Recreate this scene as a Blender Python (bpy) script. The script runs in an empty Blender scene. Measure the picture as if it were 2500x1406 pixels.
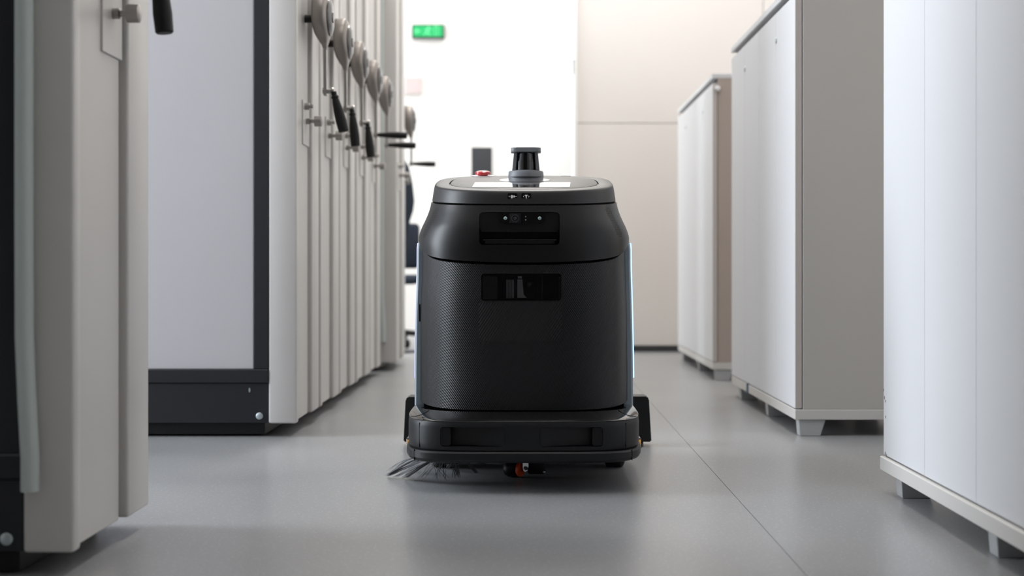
import bpy, bmesh, math, random
from mathutils import Vector, Matrix
random.seed(7)
S = bpy.context.scene
PI = math.pi

# ------------------------------------------------------------------ camera
F_PX, W_PX, H_PX = 3300.0, 2500.0, 1406.0
cam_d = bpy.data.cameras.new('camera'); cam = bpy.data.objects.new('camera', cam_d)
S.collection.objects.link(cam); S.camera = cam
cam.location = (0, 0, .515); cam.rotation_euler = (PI/2, 0, 0)
cam_d.sensor_width = 36; cam_d.lens = 36*F_PX/W_PX
cam_d.shift_x = (1250-1289)/W_PX
cam_d.shift_y = (650-703)/W_PX
cam_d.clip_start = .05
cam_d.dof.use_dof = True; cam_d.dof.focus_distance = 3.22; cam_d.dof.aperture_fstop = 2.9

# ------------------------------------------------------------------ world, lights, exposure
S.view_settings.view_transform = 'Standard'; S.view_settings.look = 'None'
S.view_settings.gamma = 1; S.view_settings.use_curve_mapping = False
S.view_settings.exposure = 0.1
wd = bpy.data.worlds.new('world'); S.world = wd; wd.use_nodes = True
wd.node_tree.nodes['Background'].inputs[0].default_value = (.80, .90, 1, 1)
wd.node_tree.nodes['Background'].inputs[1].default_value = 1.0

def area(name, loc, rot, sx, sy, power, color):
    d = bpy.data.lights.new(name, 'AREA'); d.shape = 'RECTANGLE'; d.size = sx; d.size_y = sy
    d.energy = power; d.color = color
    o = bpy.data.objects.new(name, d); S.collection.objects.link(o)
    o.location = loc; o.rotation_euler = rot
    return o
COOL = (.85, .915, 1.0); WARM = (1.0, .95, .90); NEUT = (1, .985, .96)
# daylight through the window band of the left wall
area('window_daylight', (-4.72, 3.40, 2.2), (0, -PI/2, 0), 3.7, 1.8, 270, COOL)
area('window_daylight', (-4.72, 7.25, 2.2), (0, -PI/2, 0), 3.7, 1.6, 260, COOL)
# daylight in the hall behind the opening
area('hall_daylight', (-3.4, 9.5, 2.2), (0, -PI/2, 0), 3.4, 1.8, 95, (.97, .99, 1))
area('hall_ceiling_light', (-.4, 9.4, 4.2), (0, 0, 0), 3.4, 1.6, 52, NEUT)
# unseen ceiling panels added as fill light
FILL_LAMPS = (2.2, 4.9, 7.2)
for y, p in zip(FILL_LAMPS, (11, 20, 48)):
    area('ceiling_fill_light', (.05, y, 4.26), (0, 0, 0), .6, 1.2, p, WARM)

# ------------------------------------------------------------------ materials
def mat(name, col, rough=.5, metal=0, spec=.5, bump=0, bscale=200, var=0, vscale=6, emit=None, estr=0,
        coat=0, rvar=0, aniso=None):
    m = bpy.data.materials.new(name); m.use_nodes = True
    nt = m.node_tree; b = nt.nodes['Principled BSDF']
    b.inputs['Base Color'].default_value = (*col, 1)
    b.inputs['Roughness'].default_value = rough
    b.inputs['Metallic'].default_value = metal
    b.inputs['Specular IOR Level'].default_value = spec
    b.inputs['Coat Weight'].default_value = coat
    if coat: b.inputs['Coat Roughness'].default_value = .06
    tc = nt.nodes.new('ShaderNodeTexCoord')
    if bump:
        n = nt.nodes.new('ShaderNodeTexNoise'); n.inputs['Scale'].default_value = bscale; n.inputs['Detail'].default_value = 3
        bp = nt.nodes.new('ShaderNodeBump'); bp.inputs['Strength'].default_value = bump; bp.inputs['Distance'].default_value = .001
        nt.links.new(tc.outputs['Object'], n.inputs['Vector']); nt.links.new(n.outputs['Fac'], bp.inputs['Height'])
        nt.links.new(bp.outputs['Normal'], b.inputs['Normal'])
    if var or rvar:
        n = nt.nodes.new('ShaderNodeTexNoise'); n.inputs['Scale'].default_value = vscale; n.inputs['Detail'].default_value = 4
        nt.links.new(tc.outputs['Object'], n.inputs['Vector'])
        if var:
            r = nt.nodes.new('ShaderNodeMapRange'); r.inputs[3].default_value = 1-var; r.inputs[4].default_value = 1+var
            mx = nt.nodes.new('ShaderNodeMix'); mx.data_type = 'RGBA'; mx.blend_type = 'MULTIPLY'
            mx.inputs[0].default_value = 1; mx.inputs[6].default_value = (*col, 1)
            nt.links.new(n.outputs['Fac'], r.inputs[0]); nt.links.new(r.outputs[0], mx.inputs[7])
            nt.links.new(mx.outputs[2], b.inputs['Base Color'])
        if rvar:
            r = nt.nodes.new('ShaderNodeMapRange'); r.inputs[3].default_value = rough-rvar; r.inputs[4].default_value = rough+rvar
            nt.links.new(n.outputs['Fac'], r.inputs[0]); nt.links.new(r.outputs[0], b.inputs['Roughness'])
    if emit:
        b.inputs['Emission Color'].default_value = (*emit, 1); b.inputs['Emission Strength'].default_value = estr
    return m

M = {}
M['panel'] = mat('painted_steel', (.58, .56, .535), .40, var=.03, vscale=3, bump=.08, bscale=300, rvar=.05)
M['panel_strip'] = mat('painted_steel_trim', (.62, .60, .575), .36, var=.02, bump=.05, bscale=300)
M['seam'] = mat('brown_gasket', (.20, .165, .14), .7, bump=.1)
M['board'] = mat('white_side_board', (.54, .53, .545), .5, var=.02, vscale=5, bump=.05)
M['frame'] = mat('black_powder_coat', (.009, .0105, .013), .42, bump=.15, bscale=500, rvar=.06)
M['seal'] = mat('pale_green_rubber', (.50, .55, .53), .45, bump=.05)
M['chrome'] = mat('brushed_chrome', (.33, .315, .30), .3, 1, bump=.05, bscale=400, var=.04)
M['wheel_metal'] = mat('satin_cast_metal', (.27, .245, .225), .38, .75, bump=.06, bscale=300, var=.05)
M['dark_reflection_metal'] = mat('dark_reflection_metal', (.10, .10, .105), .25, .9, bump=.03)
M['grip'] = mat('black_grip_rubber', (.004, .0045, .0045), .5, spec=.3, bump=.1)
M['zinc'] = mat('zinc_bolt', (.55, .62, .63), .35, .8, bump=.1)
M['black'] = mat('black_plastic', (.006, .0065, .0065), .45, spec=.35, bump=.12, bscale=400)
M['cab_front'] = mat('white_laminate', (.68, .685, .70), .6, spec=.25, var=.015, vscale=4, bump=.04)
M['cab_side'] = mat('warm_grey_laminate', (.50, .48, .45), .45, var=.02, vscale=4, bump=.04)
M['cab_side_warm_shade'] = mat('warm_shaded_laminate', (.42, .355, .31), .45, var=.03, vscale=4, bump=.04)  # browner base colour carries the warm shade on this side
M['cab_base'] = mat('pale_base_board', (.60, .585, .56), .55, bump=.05)
M['cab_edge'] = mat('pinkish_edge_band', (.52, .47, .44), .5, bump=.05)
M['cab_dark'] = mat('cabinet_gap', (.10, .095, .085), .7, bump=.05)
M['cab_leg'] = mat('grey_plastic_leg', (.42, .43, .44), .4, bump=.05)
M['wall'] = mat('warm_painted_wall', (.76, .72, .68), .7, var=.03, vscale=1.5, bump=.15, bscale=120)
M['wall_unlit'] = mat('darkened_rear_wall', (.05, .05, .05), .8, bump=.1)  # unseen wall coloured near black, stands for the unlit room in reflections
M['hall_wall'] = mat('white_hall_wall', (.86, .85, .83), .7, var=.02, vscale=2, bump=.1, bscale=100)
M['skirting'] = mat('dark_baseboard', (.03, .032, .035), .5, bump=.05)
M['ceiling'] = mat('ceiling_paint', (.72, .70, .67), .8, bump=.1)
M['door'] = mat('pale_door', (.80, .815, .82), .5, bump=.05)
M['shell'] = mat('satin_black_plastic', (.0055, .0058, .0058), .34, spec=.33, bump=.10, bscale=900, rvar=.03)
M['hood'] = mat('charcoal_plastic', (.015, .0148, .0145), .42, spec=.45, bump=.10, bscale=900, rvar=.03)
M['bumper'] = mat('matte_black_bumper', (.0060, .0068, .0072), .46, spec=.36, bump=.14, bscale=900)
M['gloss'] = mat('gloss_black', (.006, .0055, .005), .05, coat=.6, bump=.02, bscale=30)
M['deck'] = mat('satin_deck', (.17, .163, .153), .5, spec=.25, bump=.05, bscale=600)
M['gunmetal'] = mat('gunmetal_blue', (.17, .18, .195), .45, 0, bump=.06, bscale=700)
M['side'] = mat('blue_grey_side_panel', (.25, .30, .34), .45, 0, bump=.06, bscale=600)
M['red'] = mat('red_button', (.50, .008, .014), .18, coat=.4, bump=.02)
M['white_print'] = mat('white_print', (.82, .82, .82), .4, bump=.02)
M['screen'] = mat('lit_screen', (.05, .05, .05), .03, coat=1, emit=(1, .97, .95), estr=.04)
M['led'] = mat('blue_led_strip', (.5, .65, .9), .3, emit=(.36, .58, 1.0), estr=1.3, bump=.01)
M['led_dim'] = mat('violet_led_strip', (.5, .5, .8), .3, emit=(.50, .45, 1.0), estr=.25, bump=.01)
M['amber'] = mat('amber_lamp', (.55, .24, .06), .3, emit=(1, .5, .12), estr=.25, bump=.01)
M['orange'] = mat('orange_hub', (.75, .075, .012), .4, bump=.05)
M['bristle'] = mat('grey_nylon_bristle', (.10, .105, .11), .5, var=.3, vscale=30)
M['lens'] = mat('lens_glass', (.03, .033, .035), .08, coat=.8, bump=.003)
M['dot'] = mat('led_dot', (.35, .45, .45), .2, .4, bump=.01)
M['inner_grey'] = mat('inner_grey_plate', (.055, .057, .06), .5, bump=.03)
M['inner_bright'] = mat('inner_bright_satin', (.62, .60, .64), .4, 0, bump=.03)
M['navy'] = mat('navy_fabric', (.018, .028, .045), .85, bump=.5, bscale=250)
M['post'] = mat('dark_grey_metal', (.025, .030, .036), .45, bump=.05)
M['green'] = mat('green_exit_lamp', (.0, .16, .05), .4, emit=(.01, .50, .14), estr=.8, bump=.01)
M['green_light'] = mat('pale_green_exit_print', (.1, .4, .2), .4, emit=(.14, .80, .32), estr=.8, bump=.01)
M['pink'] = mat('pale_pink_plate', (.62, .52, .52), .6, bump=.05)
M['blue_tape'] = mat('blue_tape', (.02, .07, .13), .5, bump=.1)
M['steel'] = mat('polished_steel', (.6, .6, .6), .2, 1, bump=.03)
M['lum'] = mat('fill_panel_diffuser', (.9, .9, .88), .5, emit=(1, .95, .9), estr=3, bump=.02)
M['win_frame'] = mat('window_frame', (.5, .5, .5), .5, bump=.05)

def carbon_mat(name, pitch, strength, col):
    m = bpy.data.materials.new(name); m.use_nodes = True
    nt = m.node_tree; b = nt.nodes['Principled BSDF']; L = nt.links.new
    b.inputs['Roughness'].default_value = .36; b.inputs['Specular IOR Level'].default_value = .36
    uv = nt.nodes.new('ShaderNodeUVMap'); sp = nt.nodes.new('ShaderNodeSeparateXYZ'); L(uv.outputs[0], sp.inputs[0])
    def math_(op, a=None, b_=None, va=0, vb=0):
        n = nt.nodes.new('ShaderNodeMath'); n.operation = op
        n.inputs[0].default_value = va; n.inputs[1].default_value = vb
        if a: L(a, n.inputs[0])
        if b_: L(b_, n.inputs[1])
        return n.outputs[0]
    u = math_('MULTIPLY', sp.outputs[0], vb=2*PI/pitch)
    v = math_('MULTIPLY', sp.outputs[1], vb=2*PI/pitch*.66)
    s = math_('SINE', math_('SUBTRACT', u, v))
    w = math_('SINE', math_('MULTIPLY', math_('ADD', u, v), vb=.5))
    h = math_('ADD', s, math_('MULTIPLY', w, vb=.18))
    bp = nt.nodes.new('ShaderNodeBump'); bp.inputs['Strength'].default_value = strength; bp.inputs['Distance'].default_value = .0006
    L(h, bp.inputs['Height']); L(bp.outputs[0], b.inputs['Normal'])
    r = nt.nodes.new('ShaderNodeMapRange'); r.inputs[1].default_value = -1; r.inputs[3].default_value = .82; r.inputs[4].default_value = 1.2
    L(s, r.inputs[0])
    mx = nt.nodes.new('ShaderNodeMix'); mx.data_type = 'RGBA'; mx.blend_type = 'MULTIPLY'; mx.inputs[0].default_value = 1
    mx.inputs[6].default_value = (*col, 1); L(r.outputs[0], mx.inputs[7]); L(mx.outputs[2], b.inputs['Base Color'])
    return m
M['carbon'] = carbon_mat('carbon_weave', .0046, .42, (.0058, .0064, .0066))
M['carbon_coarse'] = carbon_mat('coarse_carbon_weave', .0064, .65, (.0075, .0082, .0082))

def glass_mat():
    m = bpy.data.materials.new('clear_cover'); m.use_nodes = True
    nt = m.node_tree; nt.nodes.remove(nt.nodes['Principled BSDF'])
    out = [n for n in nt.nodes if n.type == 'OUTPUT_MATERIAL'][0]
    t = nt.nodes.new('ShaderNodeBsdfTransparent'); t.inputs[0].default_value = (.8, .8, .8, 1)
    g = nt.nodes.new('ShaderNodeBsdfGlossy'); g.inputs['Roughness'].default_value = .03
    f = nt.nodes.new('ShaderNodeFresnel'); f.inputs[0].default_value = 1.5
    mx = nt.nodes.new('ShaderNodeMixShader')
    nt.links.new(f.outputs[0], mx.inputs[0]); nt.links.new(t.outputs[0], mx.inputs[1]); nt.links.new(g.outputs[0], mx.inputs[2])
    nt.links.new(mx.outputs[0], out.inputs[0])
    return m
M['glass'] = glass_mat()

def floor_mat():
    m = bpy.data.materials.new('speckled_vinyl'); m.use_nodes = True
    nt = m.node_tree; b = nt.nodes['Principled BSDF']; L = nt.links.new
    tc = nt.nodes.new('ShaderNodeTexCoord')
    n1 = nt.nodes.new('ShaderNodeTexNoise'); n1.inputs['Scale'].default_value = 2.2; n1.inputs['Detail'].default_value = 2
    n2 = nt.nodes.new('ShaderNodeTexNoise'); n2.inputs['Scale'].default_value = 160; n2.inputs['Detail'].default_value = 2
    vo = nt.nodes.new('ShaderNodeTexVoronoi'); vo.inputs['Scale'].default_value = 42; vo.voronoi_dimensions = '2D'
    for n in (n1, n2, vo): L(tc.outputs['Object'], n.inputs['Vector'])
    cr = nt.nodes.new('ShaderNodeValToRGB')
    cr.color_ramp.elements[0].position = 0; cr.color_ramp.elements[0].color = (.215, .22, .225, 1)
    cr.color_ramp.elements[1].position = 1; cr.color_ramp.elements[1].color = (.33, .333, .335, 1)
    L(n1.outputs['Fac'], cr.inputs[0])
    r2 = nt.nodes.new('ShaderNodeMapRange'); r2.inputs[1].default_value = .35; r2.inputs[2].default_value = .7
    r2.inputs[3].default_value = .93; r2.inputs[4].default_value = 1.08; L(n2.outputs['Fac'], r2.inputs[0])
    mx = nt.nodes.new('ShaderNodeMix'); mx.data_type = 'RGBA'; mx.blend_type = 'MULTIPLY'; mx.inputs[0].default_value = 1
    L(cr.outputs[0], mx.inputs[6]); L(r2.outputs[0], mx.inputs[7])
    # sparse pale flecks
    r3 = nt.nodes.new('ShaderNodeMapRange'); r3.inputs[1].default_value = .06; r3.inputs[2].default_value = .11
    r3.inputs[3].default_value = .5; r3.inputs[4].default_value = 0; L(vo.outputs['Distance'], r3.inputs[0])
    m2 = nt.nodes.new('ShaderNodeMix'); m2.data_type = 'RGBA'; m2.inputs[7].default_value = (.52,.53,.53,1)
    L(r3.outputs[0], m2.inputs[0]); L(mx.outputs[2], m2.inputs[6]); L(m2.outputs[2], b.inputs['Base Color'])
    rr = nt.nodes.new('ShaderNodeMapRange'); rr.inputs[3].default_value = .285; rr.inputs[4].default_value = .33
    L(n1.outputs['Fac'], rr.inputs[0]); L(rr.outputs[0], b.inputs['Roughness'])
    bp = nt.nodes.new('ShaderNodeBump'); bp.inputs['Strength'].default_value = .22; bp.inputs['Distance'].default_value = .0006
    L(n2.outputs['Fac'], bp.inputs['Height']); L(bp.outputs[0], b.inputs['Normal'])
    b.inputs['Specular IOR Level'].default_value = .55
    return m
M['floor'] = floor_mat()

# ------------------------------------------------------------------ helpers
def link(me, name, m, parent=None, smooth=35):
    me.materials.append(M[m] if isinstance(m, str) else m)
    o = bpy.data.objects.new(name, me); S.collection.objects.link(o)
    if parent: o.parent = parent
    if smooth:
        me.polygons.foreach_set('use_smooth', [True]*len(me.polygons))
        me.set_sharp_from_angle(angle=math.radians(smooth))
    return o
def from_bm(bm, name, m, parent=None, smooth=35):
    bmesh.ops.recalc_face_normals(bm, faces=bm.faces)
    me = bpy.data.meshes.new(name); bm.to_mesh(me); bm.free()
    return link(me, name, m, parent, smooth)
def add_box(bm, x0, x1, y0, y1, z0, z1, bev=0, seg=2):
    r = bmesh.ops.create_cube(bm, size=1)
    for v in r['verts']:
        v.co = Vector(((x0+x1)/2+v.co.x*(x1-x0), (y0+y1)/2+v.co.y*(y1-y0), (z0+z1)/2+v.co.z*(z1-z0)))
    if bev:
        es = list({e for v in r['verts'] for e in v.link_edges})
        bmesh.ops.bevel(bm, geom=es, offset=bev, segments=seg, affect='EDGES', profile=.5)
def box(name, m, parent, x0, x1, y0, y1, z0, z1, bev=0, seg=2):
    if bev < .004: seg = 1
    bm = bmesh.new(); add_box(bm, x0, x1, y0, y1, z0, z1, bev, seg)
    return from_bm(bm, name, m, parent)
def basis(axis):
    a = Vector(axis).normalized()
    t = Vector((0, 0, 1)) if abs(a.z) < .9 else Vector((1, 0, 0))
    u = a.cross(t).normalized(); v = a.cross(u).normalized()
    return a, u, v
def add_lathe(bm, o, axis, prof, n=32, su=1, sv=1):
    """prof: list of (distance along axis, radius)"""
    a, u, v = basis(axis); o = Vector(o); rings = []
    for d, r in prof:
        c = o+a*d
        if r <= 1e-6: rings.append([bm.verts.new(c)])
        else: rings.append([bm.verts.new(c+(u*su*math.cos(2*PI*k/n)+v*sv*math.sin(2*PI*k/n))*r) for k in range(n)])
    for A, B in zip(rings, rings[1:]):
        for k in range(n):
            k2 = (k+1) % n
            if len(A) == 1 and len(B) == 1: break
            if len(A) == 1: bm.faces.new((A[0], B[k], B[k2]))
            elif len(B) == 1: bm.faces.new((A[k], B[0], A[k2]))
            else: bm.faces.new((A[k], B[k], B[k2], A[k2]))
    if len(rings[0]) > 1: bm.faces.new(rings[0])
    if len(rings[-1]) > 1: bm.faces.new(rings[-1])
def lathe(name, m, parent, o, axis, prof, n=32, su=1, sv=1):
    bm = bmesh.new(); add_lathe(bm, o, axis, prof, n, su, sv)
    return from_bm(bm, name, m, parent)
def add_prism(bm, pts, o, u, v, w, depth):
    """polygon pts in the u,v plane, extruded along w by depth"""
    o, u, v, w = Vector(o), Vector(u), Vector(v), Vector(w)
    A = [bm.verts.new(o+u*p+v*q) for p, q in pts]
    B = [bm.verts.new(o+u*p+v*q+w*depth) for p, q in pts]
    n = len(pts)
    bm.faces.new(A); bm.faces.new(B[::-1])
    for k in range(n): bm.faces.new((A[k], B[k], B[(k+1) % n], A[(k+1) % n]))
def rrect(x0, x1, z0, z1, r, seg=6):
    pts = []
    for cx, cz, a0 in ((x1-r, z1-r, 0), (x0+r, z1-r, PI/2), (x0+r, z0+r, PI), (x1-r, z0+r, 1.5*PI)):
        for k in range(seg+1):
            a = a0+PI/2*k/seg; pts.append((cx+r*math.cos(a), cz+r*math.sin(a)))
    return pts
def plate(name, m, parent, pts, y, depth):
    bm = bmesh.new(); add_prism(bm, pts, (0, y, 0), (1, 0, 0), (0, 0, 1), (0, 1, 0), depth)
    return from_bm(bm, name, m, parent)
def add_tube(bm, pts, rad, n=8, caps=True):
    pts = [Vector(p) for p in pts]; rings = []
    for i, p in enumerate(pts):
        d = (pts[min(i+1, len(pts)-1)]-pts[max(i-1, 0)])
        a, u, v = basis(d); r = rad[i] if isinstance(rad, (list, tuple)) else rad
        rings.append([bm.verts.new(p+(u*math.cos(2*PI*k/n)+v*math.sin(2*PI*k/n))*r) for k in range(n)])
    for A, B in zip(rings, rings[1:]):
        for k in range(n): bm.faces.new((A[k], B[k], B[(k+1) % n], A[(k+1) % n]))
    if caps: bm.faces.new(rings[0]); bm.faces.new(rings[-1])
def thing(name, label, cat, loc=(0, 0, 0), group=None):
    o = bpy.data.objects.new(name, None); S.collection.objects.link(o)
    o.location = loc; o.empty_display_size = .1; o['label'] = label; o['category'] = cat
    if group: o['group'] = group
    return o
def tag(o, label, cat, group=None):
    o['label'] = label; o['category'] = cat
    if group: o['group'] = group
    return o
def sgn(v, p): return math.copysign(abs(v)**p, v)
def struct(o): o['kind'] = 'structure'; return o
def copy_tree(o, parent=None):
    c = o.copy(); S.collection.objects.link(c); c.parent = parent
    for ch in o.children: copy_tree(ch, c)
    return c
def cut(o, cutter):
    md = o.modifiers.new('cut', 'BOOLEAN'); md.operation = 'DIFFERENCE'; md.object = cutter; md.solver = 'EXACT'
    bpy.context.view_layer.update()
    dg = bpy.context.evaluated_depsgraph_get()
    me = bpy.data.meshes.new_from_object(o.evaluated_get(dg), depsgraph=dg)
    o.modifiers.clear(); o.data = me; me.name = o.name
    me.set_sharp_from_angle(angle=math.radians(35))
    bpy.data.objects.remove(cutter, do_unlink=True)
def cutter(parent, pts, y0, y1):
    bm = bmesh.new(); add_prism(bm, pts, (0, y0, 0), (1, 0, 0), (0, 0, 1), (0, 1, 0), y1-y0)
    o = from_bm(bm, 'tmp', 'black', parent); return o

# ------------------------------------------------------------------ the setting
WY = 8.17           # back wall of the room
HALL_Y = 10.6       # far wall of the hall behind it
fl = struct(box('floor', 'cab_dark', None, -4.8, 2.4, -7.2, 11, -.06, -.004))
for x0, x1 in ((-4.8, -1.5385), (-1.5375, .4635), (.4648, 2.4)):
    box('vinyl_sheet', 'floor', fl, x0, x1, -7.2, 11, -.004, 0)
struct(box('ceiling', 'ceiling', None, -4.8, 2.4, -7.2, 11, 4.3, 4.36))
struct(box('wall_right', 'wall', None, 2.2, 2.3, -7.2, 11, 0, 4.3))
struct(box('wall_rear', 'wall_unlit', None, -4.8, 2.2, -7.2, -7.1, 0, 4.3))
# left wall with its window band
wl = struct(box('wall_left', 'hall_wall', None, -4.9, -4.8, -7.2, 11, 0, .33))
for y0, y1 in ((-7.2, 2.48), (4.32, 6.43), (8.07, 9.0)):
    box('wall_pier', 'hall_wall', wl, -4.9, -4.8, y0, y1, .33, 4.12)
box('lintel', 'hall_wall', wl, -4.9, -4.8, -7.2, 11, 4.12, 4.3)
for k, y in enumerate((2.51, 3.4, 4.29, 6.46, 7.25, 8.04)):
    wf = struct(box('window_%d' % (k+1), 'win_frame', None, -4.88, -4.80, y-.03, y+.03, .33, 4.12))
# back wall: panels with a joint, beside the opening to the hall
wb = struct(box('wall_back', 'wall', None, .305, 2.2, WY+.02, WY+.2, 0, 4.3))
for x0, x1 in ((.30, 1.42), (1.424, 2.2)):
    for z0, z1 in ((.0, 1.378), (1.382, 4.3)):
        box('wall_panel', 'wall', wb, x0, x1, WY, WY+.02, z0, z1)
struct(box('wall_back_left', 'hall_wall', None, -4.8, -1.9, WY, WY+.2, 0, 4.3))
struct(box('baseboard_back', 'skirting', None, .30, 2.2, WY-.014, WY, 0, .038, .003))
struct(box('wall_hall', 'hall_wall', None, -4.8, 2.2, HALL_Y, HALL_Y+.1, 0, 4.3))
tr = struct(box('trim_1', 'hall_wall', None, .275, .30, WY-.012, WY+.21, 0, 4.3, .003))
box('hinge', 'steel', tr, .268, .275, WY-.014, WY+.02, 1.675, 1.765, .001)
# hall door
dr = struct(box('door_1', 'door', None, -.255, .62, HALL_Y-.05, HALL_Y-.005, 0, 2.26, .004))
box('door_frame', 'hall_wall', dr, -.315, -.26, HALL_Y-.035, HALL_Y, 0, 2.32, .004)
box('door_frame', 'hall_wall', dr, -.255, .68, HALL_Y-.035, HALL_Y, 2.265, 2.32, .004)
lathe('door_handle', 'steel', dr, (-.19, HALL_Y-.10, 1.0), (1, 0, 0), [(0, 0), (0, .01), (.12, .01), (.12, 0)], 12)

# fixtures for the added ceiling fill panels
for lab, y in zip(('added ceiling fill panel nearest the camera, above the aisle', 'middle one of the added ceiling fill panels above the aisle', 'added ceiling fill panel nearest the back wall, above the aisle'), FILL_LAMPS):
    t = thing('ceiling_fill_panel', lab, 'lamp', (.05, y, 4.3), 'added ceiling fill panels over the aisle')
    box('fill_panel_frame', 'hall_wall', t, -.33, .33, -.63, .63, -.018, 0, .003)
    box('diffuser', 'lum', t, -.30, .30, -.60, .60, -.022, -.018)

# hall things
t = thing('exit_sign', 'green illuminated exit sign high on the far white wall', 'sign', (-.78, HALL_Y-.03, 2.35))
box('sign_case', 'post', t, -.126, .126, -.02, .03, -.053, .053, .004)
box('sign_face', 'green', t, -.116, .116, -.024, -.02, -.043, .043)
bm = bmesh.new()
def strip2(pts, w, y=-.0265):
    for (a, b), (c, d) in zip(pts, pts[1:]):
        L_ = math.hypot(c-a, d-b) or 1; nx, nz = -(d-b)/L_*w/2, (c-a)/L_*w/2
        add_prism(bm, [(a+nx, b+nz), (a-nx, b-nz), (c-nx, d-nz), (c+nx, d+nz)], (0, y, 0), (1, 0, 0), (0, 0, 1), (0, 1, 0), .003)
add_lathe(bm, (.006, -.0265, .030), (0, 1, 0), [(0, .009), (.003, .009)], 12)       # running figure through a doorway, arrow
strip2([(.0, .018), (-.008, -.008)], .016)
strip2([(-.008, -.008), (.014, -.022), (.008, -.04)], .008); strip2([(-.008, -.008), (-.022, -.026), (-.036, -.024)], .008)
strip2([(.0, .018), (.02, .008), (.028, .016)], .006); strip2([(.0, .018), (-.02, .012), (-.024, -.002)], .006)
from_bm(bm, 'running_figure', 'green_light', t, 0); bm = bmesh.new()
strip2([(.05, -.042), (.05, .042), (.075, .042), (.075, -.042)], .005)
from_bm(bm, 'doorway_mark', 'green_light', t, 0); bm = bmesh.new()
strip2([(-.10, 0), (-.055, 0)], .009); strip2([(-.082, .018), (-.102, 0), (-.082, -.018)], .008)
from_bm(bm, 'arrow_mark', 'green_light', t, 0)
t = thing('kiosk_post', 'dark grey square upright post in the bright hall behind the robot', 'post', (-.327, 9.6, 0))
box('column', 'post', t, -.072, .072, -.06, .06, .02, 1.355, .004)
box('base_plate', 'post', t, -.13, .13, -.12, .12, 0, .02, .003)
t = thing('notice_board', 'small pale pink plate on the far wall below the exit sign', 'notice', (-.90, HALL_Y-.03, 1.93))
box('notice_panel', 'pink', t, -.06, .06, 0, .028, -.065, .065, .003)
box('notice_frame', 'hall_wall', t, -.068, .068, .01, .03, -.073, .073, .003)

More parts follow.
